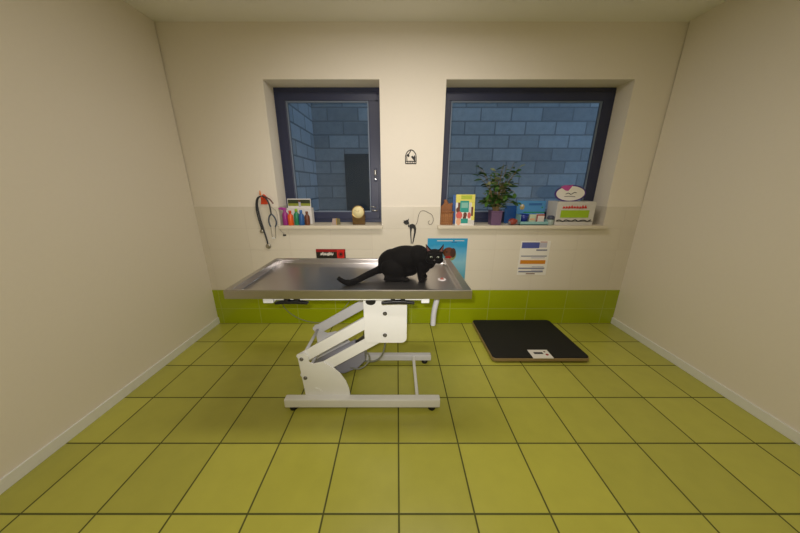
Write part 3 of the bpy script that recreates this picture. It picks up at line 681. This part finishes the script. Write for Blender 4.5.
rm_ = MB().tube([(bx0, by0-0.004, ZW+0.122), (bx1, by0-0.004, ZW+0.122), (bx1, by1, ZW+0.122), (bx0, by1, ZW+0.122), (bx0, by0-0.004, ZW+0.122)], 0.009, m_wick, n=8)
part(rm_, 'rim', bk)
part(MB().prism([(0.432, ZW+0.12), (0.546, ZW+0.12), (0.546, ZW+0.175), (0.552, ZW+0.195), (0.540, ZW+0.210), (0.524, ZW+0.196), (0.510, ZW+0.198), (0.500, ZW+0.215), (0.492, ZW+0.234), (0.472, ZW+0.240), (0.458, ZW+0.226), (0.466, ZW+0.214), (0.456, ZW+0.190), (0.436, ZW+0.175)], 2.775, 2.80, m_wick), 'curved_back', bk, 0.006)

m_fold = mat('blue folder card', rgb(66, 104, 168), 0.5)
RL = lambda y, a: Matrix.Translation((0, y, ZW)) @ Matrix.Rotation(radians(a), 4, 'X') @ Matrix.Translation((0, -y, -ZW))
fb = MB().box(0.560, 0.735, 2.795, 2.806, ZW, ZW+0.283, m_fold, M=RL(2.795, -9))
tag(fb.build('folder', loc=(0.65, 2.80, ZW), bevel=0.001), 'blue card folder leaning behind the yellow brochure on right sill', 'folder')
# brochure
m_ylw = mat('yellow print', rgb(226, 216, 104), 0.5); m_lime = mat('lime print', rgb(176, 190, 60), 0.5); m_teal = mat('teal print', rgb(34, 152, 140), 0.5); m_pteal = mat('pale teal print', rgb(130, 186, 172), 0.5); m_skin = mat('peach print', rgb(222, 168, 130), 0.5); m_pkr = mat('coral print', rgb(206, 92, 84), 0.5)
bro = thing('brochure_stand', (0.665, 2.70, ZW), 'tall yellow and teal brochure standing beside the wicker basket', 'brochure')
M_ = RL(2.678, -7) @ Matrix.Translation((0.655, 0, 0)) @ Matrix.Scale(0.90, 4, (1, 0, 0)) @ Matrix.Translation((-0.667, 0, 0))
cv = MB(); cv.box(0.566, 0.768, 2.678, 2.690, ZW, ZW+0.290, m_paper, M=M_)
def pr(x0, x1, z0, z1, m, d): cv.box(x0, x1, 2.678-d, 2.6785, ZW+z0, ZW+z1, m, M=M_)
pr(0.566, 0.768, 0.215, 0.290, m_ylw, .0006); pr(0.620, 0.735, 0.245, 0.282, m_lime, .001); pr(0.735, 0.768, 0.05, 0.22, m_ylw, .0006)
pr(0.612, 0.705, 0.125, 0.232, m_teal, .0012); pr(0.625, 0.695, 0.165, 0.215, m_pteal, .0016); pr(0.705, 0.730, 0.10, 0.215, m_wht, .0014)
pr(0.590, 0.611, 0.13, 0.215, m_brown, .0012); pr(0.732, 0.752, 0.09, 0.175, m_brown, .0013)
pr(0.566, 0.600, 0.06, 0.16, m_wht, .0008)
def pe(x, z, rx, rz_, m, d): cv.prism([(x+rx*cos(2*pi*q/20), ZW+z+rz_*sin(2*pi*q/20)) for q in range(20)], 2.678-d, 2.6785, m, M=M_)
pe(0.590, 0.145, 0.020, 0.026, m_brown, .0018); pe(0.605, 0.095, 0.034, 0.036, m_pkr, .002); pe(0.600, 0.035, 0.026, 0.034, m_skin, .0022)
pe(0.668, 0.10, 0.020, 0.024, m_brown, .0018); pe(0.712, 0.095, 0.018, 0.03, m_pkr, .0019); pr(0.625, 0.700, 0.02, 0.065, m_teal, .0024); pr(0.645, 0.68, 0.06, 0.085, m_brown, .002); pr(0.7, 0.766, 0.006, 0.05, m_wht, .0012)
part(cv, 'cover', bro)
part(MB().prism([(2.765, ZW), (2.718, ZW+0.20), (2.722, ZW+0.20), (2.771, ZW)], 0.63, 0.70, m_paper, axis='X'), 'easel_back', bro)

# plant in a purple pot
m_pot = mat('purple glazed pot', rgb(104, 78, 110), 0.35, var=0.06); m_soil = mat('dark soil', rgb(60, 46, 36), 0.9, var=0.4, scale=120, bump=0.6)
m_leaf = mat('green leaf', rgb(60, 96, 30), 0.45, var=0.35, scale=20); m_leaf2 = mat('dark green leaf', rgb(40, 70, 28), 0.45, var=0.35, scale=20); m_leaf3 = mat('grey green leaf', rgb(120, 128, 88), 0.5, var=0.3, scale=20)
m_stem = mat('brown stem', rgb(134, 112, 74), 0.7)
PX, PY = 0.960, 2.730
pl = thing('potted_plant', (PX, PY, ZW), 'bushy green leafed plant in a square purple pot on the right sill', 'plant')
po = MB(); b_, t_ = 0.047, 0.052; hp0 = 0.138
def sq(r, z): return [(PX-r, PY-r, ZW+z), (PX+r, PY-r, ZW+z), (PX+r, PY+r, ZW+z), (PX-r, PY+r, ZW+z)]
lo = [sq(b_, 0), sq(t_, hp0-0.012), sq(t_+0.004, hp0-0.010), sq(t_+0.004, hp0), sq(t_-0.006, hp0), sq(t_-0.008, hp0-0.025)]
vs = [v for l in lo for v in l]; fs = [(3,2,1,0)]
for i in range(len(lo)-1):
    for q in range(4): fs.append((i*4+q, i*4+(q+1) % 4, (i+1)*4+(q+1) % 4, (i+1)*4+q))
fs.append((20, 21, 22, 23)); po.add(vs, fs, m_pot)
part(po, 'pot', pl, 0.004)
part(MB().box(PX-t_+0.008, PX+t_-0.008, PY-t_+0.008, PY+t_-0.008, ZW+hp0-0.03, ZW+hp0-0.012, m_soil), 'soil', pl)
stm = MB(); lf = MB(); rnd = random.Random(11)
def leaf(p, d, ln, wd, m, droop=0.25):
    d = Vector(d).normalized(); sd = d.cross(Vector((0, 0, 1)));
    if sd.length < 0.05: sd = Vector((1, 0, 0))
    sd = (sd.normalized()+Vector((rnd.uniform(-.5, .5), rnd.uniform(-.6, .6), rnd.uniform(-.8, .8)))).normalized(); sd = (sd-d*sd.dot(d)).normalized()
    up = sd.cross(d); vs = []
    prof = [(0, 0.06), (0.2, 0.7), (0.45, 1.0), (0.7, 0.8), (0.9, 0.35), (1.0, 0.02)]
    for t, ww in prof:
        cpt = Vector(p)+d*ln*t-Vector((0, 0, 1))*droop*ln*t*t
        vs += [cpt-sd*wd*ww*0.5+up*0.12*wd*ww, cpt, cpt+sd*wd*ww*0.5+up*0.12*wd*ww]
    fs = []
    for i in range(len(prof)-1):
        for q in range(2): fs.append((i*3+q, i*3+q+1, (i+1)*3+q+1, (i+1)*3+q))
    lf.add(vs, fs, m, True)
for i in range(34):
    ang = 2*pi*i/17+rnd.uniform(-.2, .2); sp_ = rnd.uniform(0.03, 0.19); hh = rnd.uniform(0.07, 0.32) if i % 4 else rnd.uniform(0.34, 0.44)
    dxx = cos(ang)*sp_*1.05; dyy = max(-0.11, min(0.09, sin(ang)*sp_*0.6))
    s0 = Vector((PX+cos(ang)*0.02, PY+sin(ang)*0.02, ZW+hp0-0.015)); s2 = Vector((PX+dxx, PY+dyy, ZW+hp0+hh)); s1 = (s0+s2)/2+Vector((dxx*-0.12, dyy*-0.1, 0.04))
    pth = smooth_path([s0, s1, s2], 6); stm.tube(pth, [0.0036-0.0022*j/(len(pth)-1) for j in range(len(pth))], m_stem, n=6)
    nl = 8
    for j in range(nl):
        t = 0.30+0.70*j/(nl-1); p_ = pth[min(len(pth)-1, int(t*(len(pth)-1)))]
        aa = ang+rnd.uniform(-1.6, 1.6)
        d_ = (cos(aa), sin(aa)*0.6, rnd.uniform(-0.1, 0.7))
        if p_.y > 2.85: d_ = (d_[0], -abs(d_[1]), d_[2])
        leaf(p_, d_, rnd.uniform(0.050, 0.095), rnd.uniform(0.022, 0.044), rnd.choice([m_leaf, m_leaf, m_leaf2, m_leaf2, m_leaf3]))
for (ex, ez) in ((-0.15, 0.24), (0.02, 0.50), (0.10, 0.42), (-0.09, 0.40)):       # thin shoots
    pth = smooth_path([(PX, PY, ZW+hp0-0.02), (PX+ex*0.45, PY-0.01, ZW+hp0+ez*0.45), (PX+ex, PY-0.03, ZW+ez+0.06)], 6); stm.tube(pth, 0.0016, m_stem, n=5)
    for j in range(5):
        p_ = pth[5+j*1+2]; leaf(p_, (rnd.uniform(-1, 1), rnd.uniform(-.5, .2), 1.0), 0.04, 0.012, m_leaf)
for (ex, ez, r_) in ((-0.115, 0.285, 0.046), (-0.120, 0.225, 0.040), (0.045, 0.285, 0.042), (0.13, 0.30, 0.036), (-0.04, 0.36, 0.036)):     # broad round leaves
    p_ = (PX+ex+r_*0.2, PY-0.075, ZW+ez-0.02+r_*0.6); leaf(p_, (-0.25, -0.35, -1), r_*1.5, r_*1.15, m_leaf, 0.0)
    stm.tube(smooth_path([(PX+ex*0.1, PY-0.02, ZW+hp0-0.02), (PX+ex*0.7, PY-0.06, ZW+ez+0.02), p_], 6), 0.0018, m_stem, n=5)
part(stm, 'stems', pl); part(lf, 'foliage', pl)

tag(MB().box(1.10, 1.215, 2.845, 2.856, ZW, ZW+0.175, mat('deep blue card', rgb(28, 84, 150), 0.5), M=RL(2.845, -6)).build('card', loc=(1.16, 2.85, ZW), bevel=0.001), 'deep blue card leaning on the window right of plant', 'card')
# small red ball toy
m_rt = mat('mottled red toy', rgb(140, 58, 46), 0.5, var=0.5, scale=40); m_gt = mat('grey toy strap', rgb(120, 112, 116), 0.5)
rt = thing('toy', (1.130, 2.70, ZW), 'small mottled red toy beside the purple plant pot', 'toy')
part(MB().ell((1.126, 2.70, ZW+0.033), (0.043, 0.034, 0.032), m_rt).ell((1.150, 2.695, ZW+0.040), (0.022, 0.02, 0.020), m_rt), 'body', rt)
part(MB().ell((1.098, 2.692, ZW+0.026), (0.018, 0.016, 0.02), m_gt), 'paw', rt, label='grey end lobe')
part(MB().ell((1.166, 2.70, ZW+0.018), (0.018, 0.018, 0.016), m_gt), 'paw', rt, label='grey end lobe')

# blue counter display with samples
m_lb = mat('sky blue card', rgb(74, 140, 196), 0.5, var=0.06, scale=8); m_mb = mat('mid blue print', rgb(44, 100, 164), 0.5); m_gd = mat('dull gold print', rgb(164, 150, 96), 0.5); m_aqua = mat('pale aqua card', rgb(136, 182, 180), 0.5); m_gr = mat('green card', rgb(40, 140, 70), 0.5)
dp = thing('display_carton', (1.335, 2.76, ZW), 'sky blue cardboard counter display right of the plant, holding product packs', 'box')
tr = MB(); tr.box(1.195, 1.475, 2.69, 2.80, ZW, ZW+0.008, m_aqua); tr.box(1.195, 1.475, 2.69, 2.694, ZW, ZW+0.034, m_aqua)
tr.box(1.195, 1.199, 2.69, 2.80, ZW, ZW+0.10, m_aqua); tr.box(1.471, 1.475, 2.69, 2.80, ZW, ZW+0.05, m_aqua)
part(tr, 'tray', dp)
bkp = MB().box(1.195, 1.475, 2.80, 2.806, ZW, ZW+0.225, m_lb)
bkp.prism([(1.245+0.024*cos(q*pi/10), ZW+0.165+0.028*sin(q*pi/10)) for q in range(20)], 2.799, 2.801, m_gd)
bkp.prism([(1.243+0.011*cos(q*pi/10), ZW+0.178+0.012*sin(q*pi/10)) for q in range(20)], 2.7985, 2.801, m_wht)
bkp.box(1.31, 1.44, 2.799, 2.801, ZW+0.18, ZW+0.202, m_mb); bkp.box(1.265, 1.475, 2.7985, 2.801, ZW+0.108, ZW+0.118, m_gr)
bkp.prism([(1.445+0.008*cos(q*pi/6), ZW+0.16+0.008*sin(q*pi/6)) for q in range(12)], 2.7985, 2.801, m_gr)
part(bkp, 'header_card', dp)
m_nb = mat('navy blue plastic', rgb(20, 44, 128), 0.35)
tag(MB().lathe([(0.022, 0), (0.030, 0.006), (0.040, 0.05), (0.047, 0.092), (0.043, 0.092), (0.034, 0.03), (0.001, 0.02)], m_nb, c=(1.250, 2.746, ZW+0.008)).build('cup', loc=(1.250, 2.746, ZW+0.008)), 'navy blue cup in the sky blue counter display', 'cup')
pk = thing('packet', (1.335, 2.745, ZW+0.008), 'pale green white packet in the sky blue counter display', 'packet', 'packets in the counter display')
part(MB().box(1.300, 1.362, 2.73, 2.760, ZW+0.008, ZW+0.098, mat('pale green pack', rgb(196, 206, 176), 0.5)), 'carton', pk, 0.002)
part(MB().box(1.308, 1.354, 2.7292, 2.731, ZW+0.045, ZW+0.06, m_skin), 'label_strip', pk)
pk = thing('packet', (1.405, 2.745, ZW+0.008), 'white packet with red edge in the sky blue counter display', 'packet', 'packets in the counter display')
part(MB().box(1.372, 1.446, 2.73, 2.765, ZW+0.008, ZW+0.102, mat('white pack', rgb(224, 212, 204), 0.5)), 'carton', pk, 0.002)
part(MB().box(1.3715, 1.380, 2.7288, 2.731, ZW+0.01, ZW+0.10, m_red).box(1.380, 1.446, 2.7288, 2.731, ZW+0.088, ZW+0.10, m_red), 'red_edge', pk, label='red printed edge')
jr = thing('jar', (1.496, 2.705, ZW), 'small pale jar with dark lid between blue display and white box', 'jar')
part(MB().lathe([(0.026, 0), (0.030, 0.005), (0.030, 0.048), (0.026, 0.055)], mat('pale jar glass', rgb(156, 170, 164), 0.2), c=(1.496, 2.705, ZW)), 'body', jr)
part(MB().lathe([(0.029, 0.055), (0.032, 0.058), (0.032, 0.078), (0.024, 0.090), (0.005, 0.092)], mat('dark slate lid', rgb(64, 68, 88), 0.4), c=(1.496, 2.705, ZW)), 'lid', jr, label='dark slate lid')

# white display box with an oval sign on top
wb_ = thing('display_box', (1.74, 2.78, ZW), 'white cardboard box with green band and oval sign at right window sill', 'box')
m_wb = mat('off white box card', rgb(206, 202, 196), 0.5); m_gband = mat('lime band print', rgb(156, 190, 30), 0.5); m_pur = mat('purple print', rgb(70, 36, 120), 0.5); m_pink = mat('pink print', rgb(186, 78, 150), 0.5)
bx = MB().box(1.535, 1.905, 2.695, 2.875, ZW, ZW+0.222, m_wb)
part(bx, 'box', wb_, 0.003)
fr = MB().box(1.578, 1.85, 2.692, 2.696, ZW+0.072, ZW+0.142, m_gband)
part(fr, 'green_band', wb_, label='lime green printed band')
tx = MB(); r2 = random.Random(4)
for i in range(9):
    x = 1.590+i*0.026
    stroke(tx, [(x, ZW+0.158+r2.uniform(-.003, .003)), (x+0.006, ZW+0.182+r2.uniform(-.006, .008)), (x+0.012, ZW+0.160), (x+0.018, ZW+0.176)], 0.0035, m_red2, 2.693, 4)
part(tx, 'lettering', wb_, label='red lettering')
tx2 = MB(); stroke(tx2, [(1.548+i*0.030, ZW+0.044+0.008*sin(i*2.4)) for i in range(12)], 0.005, m_ink, 2.692, 4); tx2.box(1.545, 1.895, 2.6935, 2.696, ZW+0.034, ZW+0.038, m_ink)
part(tx2, 'dark_scroll', wb_, label='dark scroll line')
ov = MB(); OX, OZ = 1.665, ZW+0.296
def oval(rx, rz_, y0, y1, m): ov.prism([(OX+rx*cos(2*pi*q/48), OZ+rz_*sin(2*pi*q/48)) for q in range(48)], y0, y1, m)
oval(0.150, 0.078, 2.740, 2.746, m_pur); oval(0.136, 0.067, 2.7385, 2.741, m_paper)
ov.prism([(OX-0.105, OZ+0.058), (OX-0.07, OZ+0.076), (OX-0.01, OZ+0.074), (OX+0.012, OZ+0.082), (OX-0.002, OZ+0.056), (OX-0.028, OZ+0.022), (OX-0.055, OZ+0.028)], 2.7375, 2.742, m_pink)
stroke(ov, [(OX-0.045, OZ-0.006), (OX-0.02, OZ+0.004), (OX+0.005, OZ-0.008), (OX+0.035, OZ+0.010), (OX+0.055, OZ+0.006)], 0.003, m_ink, 2.738)
stroke(ov, [(OX-0.055, OZ-0.028), (OX-0.01, OZ-0.026), (OX+0.05, OZ-0.030)], 0.0022, m_ink, 2.738)
ov.box(OX-0.05, OX+0.05, 2.742, 2.746, ZW+0.218, OZ-0.06, m_paper)
part(ov, 'oval_sign', wb_, label='white oval sign with purple rim and pink peak')

# ------------------------------------------------------------------ platform scale on the floor
sc_ = thing('platform_scale', (1.23, 2.33, 0), 'large black mat animal scale on the green floor by the wall', 'scale')
m_edge = mat('tan edge trim', rgb(150, 128, 84), 0.5)
part(MB().prism(rrect(0.810, 1.640, 1.992, 2.680, 0.035), 0.018, 0.044, m_edge, axis='Z'), 'platform', sc_, 0.003, label='platform with tan edge')
part(MB().prism(rrect(0.814, 1.636, 2.000, 2.676, 0.033), 0.044, 0.052, m_rubber, axis='Z'), 'mat', sc_, 0.002, label='black rubber mat')
for x in (0.88, 1.585):
    for y in (2.05, 2.62): part(MB().lathe([(0.025, 0), (0.028, 0.004), (0.022, 0.019)], m_black, c=(x, y, 0), n=18), 'foot', sc_)
ds = part(MB().box(1.150, 1.322, 1.990, 2.110, 0.046, 0.0555, m_paper), 'display', sc_, 0.002, label='white display panel')
part(MB().box(1.185, 1.262, 2.045, 2.072, 0.0555, 0.0562, m_ink), 'readout', ds, label='dark readout window')
part(MB().lathe([(0.012, 0.0555), (0.012, 0.058), (0.009, 0.059)], m_red, c=(1.288, 2.035, 0), n=16), 'button', ds, label='red button')
part(MB().lathe([(0.008, 0.0555), (0.008, 0.057)], m_brown, c=(1.285, 2.078, 0), n=16), 'button', ds, label='brown button')

# ------------------------------------------------------------------ world, camera, colour management
wd = bpy.data.worlds.new('dusk sky'); S.world = wd; wd.use_nodes = True
bg = wd.node_tree.nodes['Background']; bg.inputs[0].default_value = (0.32, 0.48, 0.66, 1); bg.inputs[1].default_value = 0.85
cd = bpy.data.cameras.new('camera'); cd.sensor_width = 36; cd.lens = 275/800*36; cd.clip_start = 0.02
co = bpy.data.objects.new('camera', cd); COL.objects.link(co); co.location = (0, 0, 1.45); co.rotation_euler = (radians(90-17.4), 0, 0)
cd.shift_x = (400-397)/800; cd.shift_y = (270.5-266.5)/800
S.camera = co
S.view_settings.view_transform = 'Standard'; S.view_settings.look = 'None'; S.view_settings.gamma = 1; S.view_settings.exposure = 0.0
S.view_settings.use_curve_mapping = False
